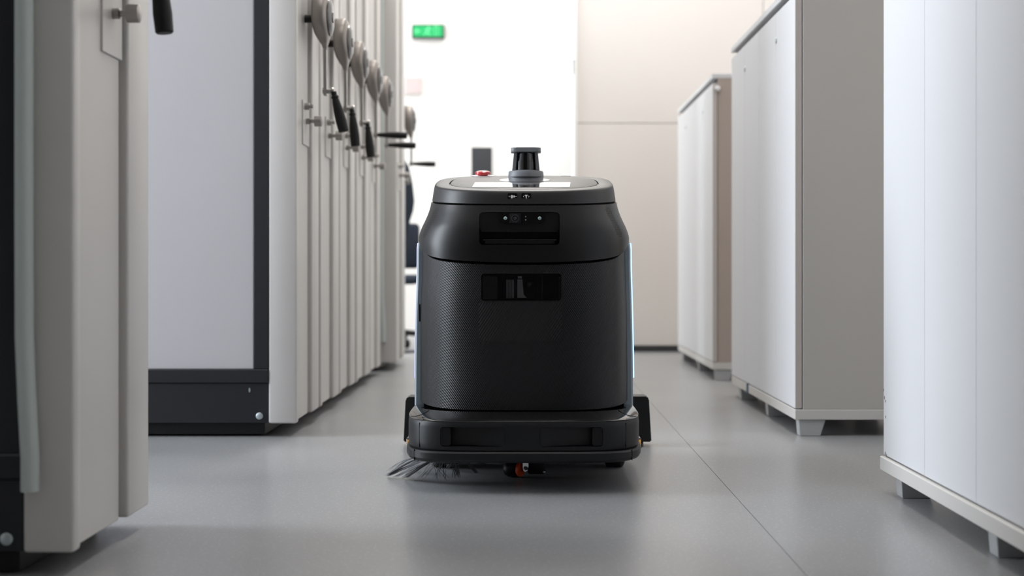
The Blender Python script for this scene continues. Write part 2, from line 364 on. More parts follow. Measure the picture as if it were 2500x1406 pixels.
# ------------------------------------------------------------------ mobile shelving units on the left
U_D, U_H = .462, 2.05
def make_unit(label, group, wheel=True, seal=False, folded=True, main=True):
    """origin: on the floor, at the aisle plane (x 0) and the near side (y 0); the shelves run towards -x"""
    t = thing('mobile_shelving_unit', label, 'shelving unit', (0, 0, 0), group)
    zb = .0415
    box('corner_trim', 'panel_strip', t, -.084, 0, 0, .036, zb, U_H, .006, 3)
    box('end_panel', 'panel', t, -.084, -.014, .037, .292, zb, U_H, .002)
    box('panel_groove', 'seam', t, -.084, -.026, .292, .313, zb+.01, U_H-.01)
    box('narrow_panel', 'panel_strip', t, -.084, -.002, .313, .450, zb, U_H, .006, 3)
    box('gasket', 'seam', t, -.084, -.030, .450, .478, zb+.02, U_H-.02, .002)
    # frame of the long side
    box('upright', 'frame', t, -.130, -.085, 0, .06, .2055, U_H, .002)
    box('upright', 'frame', t, -.130, -.085, .395, U_D, .2055, U_H, .002)
    b = box('base_rail', 'frame', t, -1.70, -.085, .004, U_D-.004, .0425, .163, .002)
    box('base_lip', 'frame', t, -1.70, -.085, -.002, U_D+.002, .163, .2055, .003)
    lathe('bolt', 'zinc', b, (-.112, .004, .064), (0, -1, 0), [(0, 0), (0, .0105), (.003, .0105), (.005, .007), (.005, 0)], 16)
    lathe('bolt_stud', 'zinc', b, (-.142, .004, .142), (0, -1, 0), [(0, 0), (0, .005), (.002, .005), (.002, 0)], 12, .5, 1.4)
    for k in range(2):
        x1 = -.130-k*.785
        box('side_panel', 'board', t, x1-.785+.0015, x1-.0015, .008, .024, .2055, U_H-.02, .001)
        box('side_panel', 'board', t, x1-.785+.0015, x1-.0015, U_D-.024, U_D-.008, .2055, U_H-.02, .001)
    box('upright', 'frame', t, -1.74, -1.70, 0, U_D, .03, U_H, .002)
    box('top_panel', 'panel', t, -1.74, -.085, 0, U_D, U_H-.012, U_H, .002)
    for x in (-.4, -1.4):
        for y in (.09, .36):
            lathe('track_wheel', 'black', t, (x, y+.05, .028), (0, 1, 0), [(0, 0), (0, .026), (.024, .026), (.024, 0)], 20)
    box('underside_box', 'black', t, -1.66, -.10, .03, .43, .006, .046)  # black box, like the black wheels, paints the shade under the unit
    # lock plate with knob
    lp = box('lock_plate', 'chrome' if False else 'panel', t, -.014, -.010, .185, .30, .90, 1.04, .001)
    lathe('lock_knob', 'chrome', lp, (-.012, .245, .978), (1, 0, 0), [(0, .010), (.014, .010), (.016, .006), (.026, .006), (.028, .017), (.050, .017), (.052, .012), (.052, 0)], 20)
    lathe('key_cylinder', 'chrome', lp, (-.012, .215, 1.022), (1, 0, 0), [(0, .011), (.016, .011), (.018, .006), (.028, .006), (.028, 0)], 16)
    if seal:
        bm = bmesh.new()
        add_tube(bm, [(-.068, -.012, .146), (-.067, -.014, .20), (-.072, -.015, .30), (-.076, -.015, .40), (-.077, -.014, .60), (-.077, -.014, 1.2), (-.077, -.014, U_H-.02)], .015, 14)
        from_bm(bm, 'edge_seal', 'seal', t)
    if wheel:
        wy, wz = .240, 1.304
        bm = bmesh.new(); rg = []
        for dz, tx0, tx1, hw in ((.082, .018, .054, .034), (.081, .015, .058, .044), (.074, .013, .062, .056), (.045, .012, .066, .076), (.0, .012, .066, .083),
                                 (-.030, .014, .066, .076), (-.052, .020, .064, .058), (-.070, .030, .061, .034), (-.084, .040, .058, .018), (-.098, .045, .057, .012)):
            cx_, hx_ = (tx0+tx1)/2, (tx1-tx0)/2
            rg.append([bm.verts.new((cx_+hx_*sgn(math.cos(2*PI*k/40), .38), wy+hw*sgn(math.sin(2*PI*k/40), .75), wz+dz)) for k in range(40)])
        for A, B in zip(rg, rg[1:]):
            for k in range(40): bm.faces.new((A[k], B[k], B[(k+1) % 40], A[(k+1) % 40]))
        bm.faces.new(rg[0]); bm.faces.new(rg[-1])
        w = from_bm(bm, 'handwheel', 'wheel_metal', t, 30)
        lathe('dark_reflection_cap', 'dark_reflection_metal', w, (.064, wy, wz+.004), (1, 0, 0), [(0, .060), (.004, .058), (.010, .044), (.011, .018), (.014, .016), (.014, 0)], 36)  # dark disc added for the dark reflection on the wheel front
        lathe('shaft', 'black', w, (-.014, wy, wz), (1, 0, 0), [(0, .013), (.032, .013)], 16)
        bm = bmesh.new()
        pts = [(-.014, -.085), (.014, -.085), (.011, -.13), (.009, -.245), (-.009, -.245), (-.011, -.13)]
        add_prism(bm, pts, (.046, wy, wz), (0, 1, 0), (0, 0, 1), (1, 0, 0), .010)
        from_bm(bm, 'crank_arm', 'chrome', w)
        pz = wz-.230
        prof = [(0, .0), (0, .009), (.012, .009), (.014, .012), (.020, .012), (.022, .010), (.03, .012), (.06, .0155), (.095, .0175), (.128, .0165), (.131, .014), (.131, 0)]
        if folded == 'down':
            lathe('grip_bracket', 'chrome', w, (.043, wy, pz), (1, 0, 0), [(0, 0), (0, .010), (.030, .008), (.034, .012), (.040, .010), (.040, 0)], 14)
            lathe('crank_grip', 'grip', w, (.074, wy-.006, pz-.004), (.10, 0, -1), prof, 20)
        elif folded == 'slant':
            lathe('grip_bracket', 'chrome', w, (.043, wy, pz), (1, 0, 0), [(0, 0), (0, .010), (.026, .008), (.030, .012), (.036, .010), (.036, 0)], 14)
            lathe('crank_grip', 'grip', w, (.078, wy-.006, pz-.004), (.26, 0, -1), prof, 20)
        else:
            lathe('grip_bracket', 'chrome', w, (.040, wy, pz), (1, 0, 0), [(0, 0), (0, .011), (.014, .011), (.014, 0)], 14)
            lathe('crank_grip', 'grip', w, (.052, wy, pz), (1, 0, -.02), prof, 20, .85, .85)
    return t

UG = 'mobile shelving units along the left of the aisle'
units = [
 ('nearest shelving unit at the left edge, with a pale rubber tube down its corner', -.750, 2.232, 'down', True),
 ('shelving unit showing its white side board in a black frame, second from the camera', -.697, 4.07, 'slant', False),
 ('third shelving unit from the camera, black crank grip folded straight down', -.697, 4.55, 'down', False),
 ('fourth shelving unit from the camera, its folded crank grip the smallest hanging down', -.699, 5.03, 'down', False),
 ('fifth shelving unit from the camera, first whose crank grip sticks out horizontally', -.697, 5.51, 'out', False),
 ('sixth shelving unit, at the far end of the tight row, grip sticking out', -.700, 5.99, 'out', False),
 ('shelving unit beyond the tight row with a pale rubber tube on its corner', -.645, 6.64, None, True),
 ('farthest shelving unit, next to the bright opening, chrome wheel seen against white', -.687, 7.13, 'out', False),
]
for lab, x, y, fold, seal in units:
    u = make_unit(lab, UG, fold is not None, seal, fold)
    u.location = (x, y, 0)

# coat and chair beyond the last unit
t = thing('hanging_coat', 'dark navy coat hanging beside the farthest shelving unit', 'coat', (-.76, 7.95, 0))
bm = bmesh.new()
rows = [(1.18, .012, .02), (1.10, .055, .035), (1.0, .075, .045), (.90, .085, .05), (.84, .078, .05), (.78, .06, .045), (.66, .05, .04), (.62, .045, .035)]
rg = []
for z, a, b in rows:
    rg.append([bm.verts.new((a*math.cos(q*PI/12)*(1+.12*math.sin(q*1.7)), b*math.sin(q*PI/12)*(1+.15*math.cos(q*2.3)), z)) for q in range(24)])
for A, B in zip(rg, rg[1:]):
    for k in range(24): bm.faces.new((A[k], B[k], B[(k+1) % 24], A[(k+1) % 24]))
bm.faces.new(rg[0]); bm.faces.new(rg[-1])
from_bm(bm, 'coat_body', 'navy', t)
bm = bmesh.new(); add_tube(bm, [(-.07, 0, 1.02), (-.10, .0, .9), (-.105, .0, .75), (-.10, 0, .66)], [.03, .035, .032, .03], 12); from_bm(bm, 'sleeve', 'navy', t)
bm = bmesh.new(); add_tube(bm, [(-.04, 0, 1.10), (0, 0, 1.17), (.04, 0, 1.10)], .004, 8); add_tube(bm, [(0, 0, 1.165), (0, 0, 1.195), (-.01, .03, 1.207), (-.01, .055, 1.205)], .003, 8); from_bm(bm, 'hanger', 'steel', t)
st = thing('coat_stand', 'thin grey coat stand carrying the navy coat beside the farthest unit', 'coat stand', (-.80, 8.09, 0))
lathe('stand_base', 'post', st, (0, 0, 0), (0, 0, 1), [(0, .13), (.012, .125), (.018, .02), (.018, 0)], 32)
lathe('stand_pole', 'post', st, (0, 0, .018), (0, 0, 1), [(0, .012), (1.30, .011), (1.31, 0)], 16)
bm = bmesh.new(); add_tube(bm, [(0, 0, 1.2), (.02, -.06, 1.2), (.03, -.09, 1.225)], .005, 8); from_bm(bm, 'stand_hook', 'post', st)
t = thing('office_chair', 'black swivel chair mostly hidden behind the robot and last unit', 'chair', (-.93, 8.75, 0))
bm = bmesh.new(); add_box(bm, -.23, .23, -.22, .24, .40, .46, .03, 3); from_bm(bm, 'seat', 'navy', t)
bm = bmesh.new(); add_box(bm, -.21, .21, .20, .25, .50, .80, .03, 3); from_bm(bm, 'backrest', 'navy', t)
for s in (-1, 1):
    bm = bmesh.new(); add_tube(bm, [(s*.22, .15, .43), (s*.27, .15, .44), (s*.28, .14, .60), (s*.28, .13, .64)], .014, 8)
    add_box(bm, s*.28-.035, s*.28+.035, -.12, .16, .635, .665, .01); from_bm(bm, 'armrest', 'black', t)
bm = bmesh.new(); add_tube(bm, [(0, .23, .52), (0, .26, .44), (0, .1, .39)], .016, 8); from_bm(bm, 'back_support', 'black', t)
lathe('gas_column', 'black', t, (0, 0, .08), (0, 0, 1), [(0, .03), (.15, .028), (.15, .018), (.32, .018)], 16)
for k in range(5):
    a = 2*PI*k/5+.3
    bm = bmesh.new(); add_tube(bm, [(0, 0, .10), (.27*math.cos(a), .27*math.sin(a), .07)], [.024, .016], 8)
    lg = from_bm(bm, 'leg', 'black', t)
    lathe('caster', 'black', lg, (.27*math.cos(a)-.02*math.sin(a), .27*math.sin(a)+.02*math.cos(a), .028), (math.sin(a), -math.cos(a), 0), [(0, 0), (0, .028), (.04, .028), (.04, 0)], 16)

# ------------------------------------------------------------------ white cabinets on the right
def make_cabinet(label, x, y0, length, side, depth=.42, brown=False, marks=False, protrude=0.0, doors=4, tape=False, highlight_knob=False, legs=()):
    """origin: floor, door plane (x 0), near end (y 0); body runs to +x and +y"""
    t = thing('office_cabinet', label, 'cabinet', (x, y0, 0), 'low white cabinets along the right of the aisle')
    H = 1.383; D = .021
    box('side_panel', side, t, D+.003, depth, 0, .018, .081, H-.021, .0012)
    box('side_panel', side, t, D+.003, depth, length-.018, length, .081, H-.021, .0012)
    box('back_panel', side, t, depth-.008, depth, .018, length-.018, .081, H-.021)
    box('inner_board', 'cab_dark', t, D+.010, D+.016, .018, length-.018, .082, H-.022)
    box('base_board', 'cab_base', t, -protrude, depth, -.001, length+.001, .050, .081, .0015)
    box('top_board', 'cab_front', t, -.002, depth, -.001, length+.001, H-.021, H, .0015)
    w = length/doors
    for k in range(doors):
        d = box('door', 'cab_front', t, 0, D, k*w+.0007, (k+1)*w-.0007, .0845, H-.043, .0012)
        if k == 0:
            box('edge_band', 'cab_edge', d, .0016, D-.0005, .0006, .0013, .0855, H-.044)
        if k % 2 == 0:
            lk = lathe('lock', 'zinc', d, (0, (k+1)*w-.012, 1.25), (-1, 0, 0), [(0, 0), (0, .010), (.003, .010), (.004, .008), (.004, 0)], 18)
    for ly in legs:
        for lx in (.012, depth-.10):
            bm = bmesh.new()
            add_prism(bm, [(0, .050), (.082, .050), (.066, 0), (.004, 0)], (lx, ly, 0), (1, 0, 0), (0, 0, 1), (0, 1, 0), .045)
            bmesh.ops.bevel(bm, geom=bm.edges[:], offset=.0015, segments=1, affect='EDGES')
            from_bm(bm, 'leg', 'cab_leg', t)
    if tape:
        tp = box('tape', 'blue_tape', t, -protrude-.002, .03, .865, .905, .0485, .083); tp['label'] = 'dark blue tape wrapped around the base board'
    if highlight_knob:
        lathe('highlight_knob', 'white_print', t, (.021, -.001, 1.315), (0, -1, 0), [(0, 0), (0, .012), (.008, .013), (.014, .009), (.016, 0)], 16)  # white knob added in place of a blurred highlight
    if marks:
        bm = bmesh.new()
        for yy, zz, r in ((1.277, .232, .003), (1.270, .215, .0035), (1.262, .208, .0028), (1.262, .172, .003), (1.264, .088, .0045), (1.252, .086, .003)):
            add_lathe(bm, (-.0001, yy, zz), (-1, 0, 0), [(0, r), (.0005, r*.8)], 7, .6, 1.3)
        from_bm(bm, 'edge_chips', 'cab_dark', t, 0)
    return t
make_cabinet('nearest white cabinet at the right edge of the picture with chipped corner', .814, 1.815, 1.28, 'cab_side', marks=True, protrude=.008, legs=(.03, .57, 1.18))
make_cabinet('middle white cabinet with warm grey side and blue tape on its base', .809, 4.095, 1.275, 'cab_side', protrude=0, tape=True, legs=(.005, .54, 1.13))
make_cabinet('farthest white cabinet with side tinted brown for warm shade, behind the middle one', .832, 6.09, 1.40, 'cab_side_warm_shade', protrude=0, highlight_knob=True, legs=(.005, .60, 1.28))

# ------------------------------------------------------------------ the robot
RC = (-.010, 3.42)
R = thing('cleaning_robot', 'black floor cleaning robot with screen deck and sensor turret in the aisle', 'robot', (RC[0], RC[1], 0))
def X(px, s): return (px-1289)/s-RC[0]
def Z(py, s): return .515-(py-650)/s
def SY(s): return 3300/s-RC[1]
NT = 192
def sgn(v, p): return math.copysign(abs(v)**p, v)
# angles spread evenly along the outline
def _thetas(n=3.5):
    dense = [(sgn(math.cos(t), 2/n), sgn(math.sin(t), 2/n), t) for t in [2*PI*k/8000 for k in range(8001)]]
    L_ = [0]
    for a, b in zip(dense, dense[1:]): L_.append(L_[-1]+math.hypot(a[0]-b[0], a[1]-b[1]))
    out = []; j = 0
    for k in range(NT):
        tgt = L_[-1]*k/NT
        while L_[j+1] < tgt: j += 1
        out.append(dense[j][2])
    return out
TH = _thetas()
def interp(tab, z):
    if z <= tab[0][0]: return tab[0][1:]
    for i in range(len(tab)-1):
        a, b = tab[i], tab[i+1]
        if z <= b[0]:
            t = (z-a[0])/(b[0]-a[0])
            p0 = tab[max(i-1, 0)]; p3 = tab[min(i+2, len(tab)-1)]
            res = []
            for c in range(1, len(a)):
                m1 = (b[c]-p0[c])/max(b[0]-p0[0], 1e-6); m2 = (p3[c]-a[c])/max(p3[0]-a[0], 1e-6)
                if i == 0: m1 = (b[c]-a[c])/(b[0]-a[0])
                if i+2 >= len(tab): m2 = (b[c]-a[c])/(b[0]-a[0])
                h = b[0]-a[0]
                res.append((2*t**3-3*t**2+1)*a[c]+(t**3-2*t**2+t)*h*m1+(-2*t**3+3*t**2)*b[c]+(t**3-t**2)*h*m2)
            return tuple(res)
    return tab[-1][1:]
def outline(a, bf, bb, n, th):
    """half width a, front depth bf, back depth bb"""
    s = math.sin(th)
    return a*sgn(math.cos(th), 2/n), (bf if s < 0 else bb)*sgn(s, 2/n)
def loft(name, m, rings, parent=R, cap=True, smooth=35):
    """rings: list of lists of NT points, joined; closed with a fan at each end; UV = arc length, height"""
    verts = [p for r in rings for p in r]; faces = []; n = len(rings[0])
    for i in range(len(rings)-1):
        for k in range(n):
            k2 = (k+1) % n
            faces.append((i*n+k, i*n+k2, (i+1)*n+k2, (i+1)*n+k))
    if cap:
        for i in (0, len(rings)-1):
            c = len(verts); r = rings[i]
            verts.append((0, sum(p[1] for p in r)/n, sum(p[2] for p in r)/n))
            for k in range(n):
                k2 = (k+1) % n
                faces.append((c, i*n+k2, i*n+k) if i == 0 else (c, i*n+k, i*n+k2))
    me = bpy.data.meshes.new(name); me.from_pydata(verts, [], faces)
    ref = rings[len(rings)//2]; arc = [0]
    for k in range(n): arc.append(arc[-1]+math.dist(ref[k], ref[(k+1) % n]))
    uvl = me.uv_layers.new(name='UVMap'); 
    for p in me.polygons:
        ks = [me.loops[li].vertex_index for li in p.loop_indices]
        wrap = any(v % n == n-1 for v in ks if v < n*len(rings))
        for li, v in zip(p.loop_indices, ks):
            kk = v % n
            u = arc[n] if (wrap and kk == 0) else arc[kk]
            uvl.data[li].uv = (u, verts[v][2])
    o = link(me, name, m, parent, smooth)
    return o
def ring(a, bf, bb, n, z, slope=0, y0=0, inset=0):
    r = []
    for th in TH:
        x, y = outline(a-inset, bf-inset, bb-inset, n, th)
        zz = z(th, x, y) if callable(z) else z
        r.append((x, y, zz+slope*(y-y0)))
    return r

F = lambda Yf: RC[1]-Yf       # front depth from a world Y
# --- lower shell with carbon weave, and upper shell, split along a smile-shaped seam
BODY = [(.178, .2575, F(3.130), .27, 3.3), (.30, .2565, F(3.128), .27, 3.4), (.42, .2540, F(3.126), .27, 3.6),
        (.50, .2515, F(3.125), .27, 3.5), (.56, .2510, F(3.127), .27, 3.4), (.62, .250, F(3.135), .265, 3.3)]
UP = [(.50, .2560, F(3.120), .275, 3.4), (.545, .2590, F(3.119), .275, 3.4), (.570, .2610, F(3.120), .275, 3.35), (.588, .2600, F(3.123), .272, 3.3),
      (.608, .2535, F(3.128), .268, 3.3), (.629, .2440, F(3.135), .262, 3.2), (.650, .2360, F(3.143), .257, 3.1), (.672, .2310, F(3.150), .253, 3.0), (.70, .2300, F(3.152), .253, 3.0)]
def seam(th, off=0):
    t = abs(sgn(math.cos(th), 2/3.5))
    z = .5235+.012*t**2+.018*t**7+.045*t**26
    if math.sin(th) > 0: z = .5985
    else: z = min(z, .5985)
    return z+off
def body_pt(tab, th, z, inset=0):
    a, bf, bb, n = interp(tab, z)
    x, y = outline(a-inset, bf-inset, bb-inset, n, th); return (x, y, z)
def two_edge(name, m, tab, zlo, zhi, rows, lip=.008):
    rings = [[body_pt(tab, th, zlo(th)+.002, lip) for th in TH], [body_pt(tab, th, zlo(th), .0015) for th in TH]]
    for i in range(rows+1):
        f = i/rows; f = .004+f*.992
        rings.append([body_pt(tab, th, zlo(th)+(zhi(th)-zlo(th))*f) for th in TH])
    rings += [[body_pt(tab, th, zhi(th), .0015) for th in TH], [body_pt(tab, th, zhi(th)-.002, lip) for th in TH]]
    return loft(name, m, rings)
lower = two_edge('lower_shell', 'carbon', BODY, lambda th: .1808+.009*abs(sgn(math.cos(th), 2/3.5))**9, lambda th: seam(th, -.0045), 36)
def hood_seam(th):
    a, bf, bb, n = interp(UP, .672); x, y = outline(a, bf, bb, n, th); return .6565+.088*(y-SY(1048))
upper = two_edge('upper_shell', 'shell', UP, lambda th: seam(th), hood_seam, 26)
# --- hood with a tilted deck
SL0, SL1 = .088, .1358; Y0 = 3.17-RC[1]
hr = [ring(.221, F(3.160), .247, 3.0, .6625, SL0, Y0), ring(.2270, F(3.153), .252, 3.0, .6605, SL0, Y0), ring(.2285, F(3.150), .254, 3.0, .6625, SL0, Y0),
      ring(.2270, F(3.1515), .253, 3.0, .669, .105, Y0), ring(.2250, F(3.1535), .252, 3.0, .680, .120, Y0), ring(.2228, F(3.1560), .250, 3.0, .6890, .131, Y0),
      ring(.2218, F(3.1575), .249, 3.0, .6915, SL1, Y0), ring(.2200, F(3.160), .247, 3.0, .6930, SL1, Y0), ring(.2160, F(3.165), .243, 2.9, .6937, SL1, Y0), ring(.2080, F(3.174), .237, 2.9, .6940, SL1, Y0),
      ring(.1880, F(3.192), .2240, 2.7, .6940, SL1, Y0), ring(.1872, F(3.193), .2232, 2.7, .6935, SL1, Y0), ring(.1865, F(3.1935), .2225, 2.7, .6890, SL1, Y0)]
hood = loft('hood', 'hood', hr)
dk = [ring(.1835, F(3.196), .220, 2.7, .6895, SL1, Y0), ring(.1835, F(3.196), .220, 2.7, .6938, SL1, Y0), ring(.1820, F(3.198), .2185, 2.7, .6948, SL1, Y0), ring(.1, F(3.3), .1, 2.5, .6950, SL1, Y0)]
deck = loft('deck_panel', 'deck', dk, hood)
def deckz(y, off=0): return .6952+SL1*(y-Y0)+off
def deck_poly(name, m, pts, h=.0006, parent=deck, base=0):
    bm = bmesh.new()
    A = [bm.verts.new((x, y, deckz(y, base))) for x, y in pts]; B = [bm.verts.new((x, y, deckz(y, base+h))) for x, y in pts]; n = len(pts)
    bm.faces.new(A); bm.faces.new(B[::-1])
    for k in range(n): bm.faces.new((A[k], B[k], B[(k+1) % n], A[(k+1) % n]))
    return from_bm(bm, name, m, parent, 20)
sy0, sy1 = 3.232-RC[1], 3.392-RC[1]
deck_poly('screen', 'screen', [(-.124, sy0), (.110, sy0), (.117, sy1), (-.1226, sy1)])
def circ(cx, cy, r, n=40): return [(cx+r*math.cos(2*PI*k/n), cy+r*math.sin(2*PI*k/n)) for k in range(n)]
deck_poly('printed_disc', 'white_print', circ(.001, 3.475-RC[1], .065))
# stop button
by = 3.63-RC[1]; bx = -.111
br = deck_poly('button_ring', 'white_print', circ(bx, by, .031), .0008)
lathe('stop_button', 'red', br, (bx, by, deckz(by)), (0, -SL1, 1), [(0, .013), (.003, .0135), (.004, .020), (.0075, .0212), (.0105, .020), (.0125, .0165), (.0140, .010), (.0145, 0)], 40)
deck_poly('deck_slot', 'gloss', [(.098, .222-.004), (.124, .222-.010), (.124, .222-.004-.001), (.098, .222+.001)], .0008, hood, -.001)
# icons on the hood front
def front_of(tab, x, z, off=0):
    a, bf, bb, n = interp(tab, z); return -bf*(max(0, 1-abs(x/a)**n))**(1/n)-off
HF = lambda x: -(F(3.1535))*(1-abs(x/.229)**3)**(1/3)
def icon_plate(px0, px1):
    s = 1046; x0, x1 = X(px0, s), X(px1, s)
    z0, z1 = Z(487.5, s), Z(472, s); y = HF((x0+x1)/2)-.0008
    o = plate('icon_plate', 'gloss', hood, rrect(x0, x1, z0, z1, .0028), y, .004)
    return o, (x0+x1)/2, (z0+z1)/2, y
def glyph(parent, cx, cz, y, polys, k=.001):
    bm = bmesh.new()
    for P in polys: add_prism(bm, [(cx+a*k, cz+b*k) for a, b in P], (0, y-.0004, 0), (1, 0, 0), (0, 0, 1), (0, 1, 0), .0004)
    return from_bm(bm, 'icon_mark', 'white_print', parent, 0)
def rc(x0, x1, z0, z1): return [(x0, z0), (x1, z0), (x1, z1), (x0, z1)]
o, cx, cz, y = icon_plate(1239.5, 1263)
drop = [(-1.5+3.2*math.cos(a)*(1 if a > PI else .95), .2+(3.4*math.sin(a) if a < PI else 4.6*math.sin(a))) for a in [2*PI*k/20 for k in range(20)]]
glyph(o, cx, cz, y, [rc(-9.5, -6, -.5, .5), rc(-8.3, -7.2, -1.8, 1.8), drop, [(3.8+2.2*math.cos(a), 2.7*math.sin(a)) for a in [2*PI*k/14 for k in range(14)]], rc(6.0, 10, -.6, .6)])
o, cx, cz, y = icon_plate(1273, 1296.5)
glyph(o, cx, cz, y, [[(-3.6, 4), (3.6, 4), (1.3, -.5), (1.0, -4.8), (-1.0, -4.8), (-1.3, -.5)],
                    [(-4.8, 2.6), (-7.8, 0), (-6.2, 0), (-4.6, 1.6)], [(-4.8, -2.6), (-4.6, -1.6), (-6.2, 0), (-7.8, 0)],
                    [(4.8, 2.6), (4.6, 1.6), (6.2, 0), (7.8, 0)], [(4.8, -2.6), (7.8, 0), (6.2, 0), (4.6, -1.6)]])
# --- sensor turret
ty = 3.60-RC[1]; s = 917; tx = X(1284, s)
yn = sy1+.002
deck_poly('turret_reflection_patch', 'gloss', [(tx-.036, yn), (tx+.036, yn), (tx+.046, yn+.03), (tx+.046, ty), (tx-.046, ty), (tx-.046, yn+.03)], .0005, deck, .0008)  # added gloss patch, cut to the outline of the turret's reflection
def zz(py): return Z(py, s)
tz = deckz(ty)-.003
bm = bmesh.new()
add_lathe(bm, (tx, ty, 0), (0, 0, 1), [(tz-.006, .040), (tz, .0465), (tz+.0015, .0476), (zz(420), .0462), (zz(418), .0445), (zz(417.9), .038), (zz(416.5), .036), (zz(416.5), 0)], 48, .9, 1)
turret = from_bm(bm, 'sensor_turret', 'gunmetal', R)
lathe('lidar_window', 'gloss', turret, (tx, ty, zz(417)), (0, 0, 1), [(0, .0300), (.024, .0296), (.0245, .0285), (.042, .0270), (.047, .0265), (.047, 0)], 48)
lathe('lidar_window_band', 'shell', turret, (tx, ty, zz(378)), (0, 0, 1), [(0, .026), (.004, .026)], 40)
for sx in (-1, 1):
    bm = bmesh.new()
    xo0, xo1, xi0, xi1 = .0365, .0315, .0265, .0230
    P = [(sx*xo0, zz(418)), (sx*xo1, zz(373)), (sx*xi1, zz(373)), (sx*xi0, zz(418))]
    add_prism(bm, P, (tx, ty-.024, 0), (1, 0, 0), (0, 0, 1), (0, 1, 0), .044)
    bmesh.ops.bevel(bm, geom=bm.edges[:], offset=.0015, segments=2, affect='EDGES')
    from_bm(bm, 'turret_pillar', 'gunmetal', turret)
bm = bmesh.new()
add_prism(bm, rrect(-.0395, .0395, -.034, .036, .014, 8), (tx, ty, zz(372.5)), (1, 0, 0), (0, 1, 0), (0, 0, 1), zz(362)-zz(372.5))
bmesh.ops.bevel(bm, geom=[e for e in bm.edges if abs(e.verts[0].co.z-e.verts[1].co.z) < 1e-5], offset=.0022, segments=3, affect='EDGES')
from_bm(bm, 'turret_cap', 'gunmetal', turret)

# --- recess with camera pod in the upper shell
s = 1050; yf = -F(3.13)
rx0, rx1, rz0, rz1 = X(1170, s), X(1366, s), Z(598, s), Z(518, s)
cut(upper, cutter(R, rrect(rx0, rx1, rz0, rz1, .009), -.6, yf+.048))
rim_pts = rrect(rx0-.0014, rx1+.0014, rz0-.0014, rz1+.0014, .010)
z45 = Z(562, s)
plate('recess_panel', 'black', upper, rrect(rx0+.0005, rx1-.0005, z45, rz1-.0005, .006), yf+.016, .010)
plate('recess_ceiling', 'black', upper, rrect(rx0+.004, rx1-.004, z45-.004, z45, .001), yf+.014, .03)
pod = plate('camera_pod', 'gloss', upper, rrect(X(1218, s), X(1332, s), Z(546, s), Z(519.5, s), (Z(519.5, s)-Z(546, s))/2-.0002, 10), yf+.007, .012)
zc = Z(533, s); yp = yf+.007
for px in (1234, 1317.5):
    lathe('pod_light', 'dot', pod, (X(px, s), yp, zc), (0, -1, 0), [(0, .0042), (.0012, .004), (.0024, .0026), (.003, 0)], 20)
lathe('pod_lens', 'lens', pod, (X(1257.5, s), yp, zc), (0, -1, 0), [(0, .0105), (.0010, .0105), (.0012, .0082), (.0004, .0065), (.0006, .0036), (.0014, .0020), (.0016, 0)], 28)
box('lens_bezel', 'grip', pod, X(1245, s), X(1271, s), yp-.0006, yp+.001, Z(545, s), Z(522, s), .0004)
for pz in (529, 537):
    lathe('pod_sensor', 'dot', pod, (X(1283.5, s), yp, Z(pz, s)), (0, -1, 0), [(0, .0016), (.0008, .0014), (.0008, 0)], 12)
tray = box('recess_tray', 'black', upper, X(1183, s), X(1355, s), yf+.004, yf+.046, Z(598, s)+.0008, Z(586, s), .002)
box('tray_lip', 'bumper', tray, X(1179, s), X(1359, s), yf+.003, yf+.012, Z(588, s), Z(585, s), .0008)

# speaker grilles: dark raised discs stand in for shaded holes, both shoulders
for sx, nm in ((-1, 'speaker_grille'), (1, 'speaker_grille')):
    bm = bmesh.new()
    for r in range(17):
        z = .586+.0042*r
        for c in range(5):
            ph = (c+(r % 2)*.5)*.0052-.0155+(z-.62)*.12
            # point on the shell at a given position around the corner
            a, bf, bb, n = interp(UP, z)
            th0 = PI*1.5+sx*((.89 if sx > 0 else .975)-ph*5.6-(z-.62)*.1)
            x, y = outline(a, bf, bb, n, th0)
            x1, y1 = outline(a, bf, bb, n, th0+.01); tang = Vector((x1-x, y1-y, 0)).normalized()
            a2, bf2, bb2, n2 = interp(UP, z+.002); x2, y2 = outline(a2, bf2, bb2, n2, th0)
            upv = Vector((x2-x, y2-y, .002)).normalized(); nr = tang.cross(upv).normalized()
            if nr.dot(Vector((x, y, 0))) < 0: nr = -nr
            if (r in (0, 16) and c in (0, 4)): continue
            add_lathe(bm, Vector((x, y, z))+nr*.0001, nr, [(0, .0017), (.0002, .0016)], 6)
    o = from_bm(bm, nm, 'black', upper, 0); o['kind'] = 'stuff'

# --- sensor window in the lower shell
s = 1056; yf = -F(3.126)
wx0, wx1, wz0, wz1 = X(1175, s), X(1370.5, s), Z(734.5, s), Z(668, s)
cut(lower, cutter(R, rrect(wx0, wx1, wz0, wz1, .006), -.6, yf+.034))
fr = plate('window_back', 'gloss', lower, rrect(wx0+.0004, wx1-.0004, wz0+.0004, wz1-.0004, .0055), yf+.030, .003)
plate('grey_plate', 'inner_grey', fr, rrect(X(1178, s), X(1214, s), Z(731, s), Z(675, s), .003), yf+.006, .024)
plate('inner_box', 'black', fr, rrect(X(1232, s), X(1306, s), Z(730, s), Z(680, s), .003), yf+.016, .014)
bm = bmesh.new()
for k in range(7): add_box(bm, X(1236+k*2.8, s), X(1237.5+k*2.8, s), yf+.012, yf+.016, Z(728, s), Z(683, s))
from_bm(bm, 'ribbed_reflector', 'inner_bright', fr)
bm = bmesh.new()
add_prism(bm, [(X(1263, s), Z(727, s)), (X(1286, s), Z(727, s)), (X(1279, s), Z(720, s)), (X(1276.5, s), Z(700, s)), (X(1275.5, s), Z(682, s)), (X(1263, s), Z(682, s))], (0, yf+.010, 0), (1, 0, 0), (0, 0, 1), (0, 1, 0), .006)
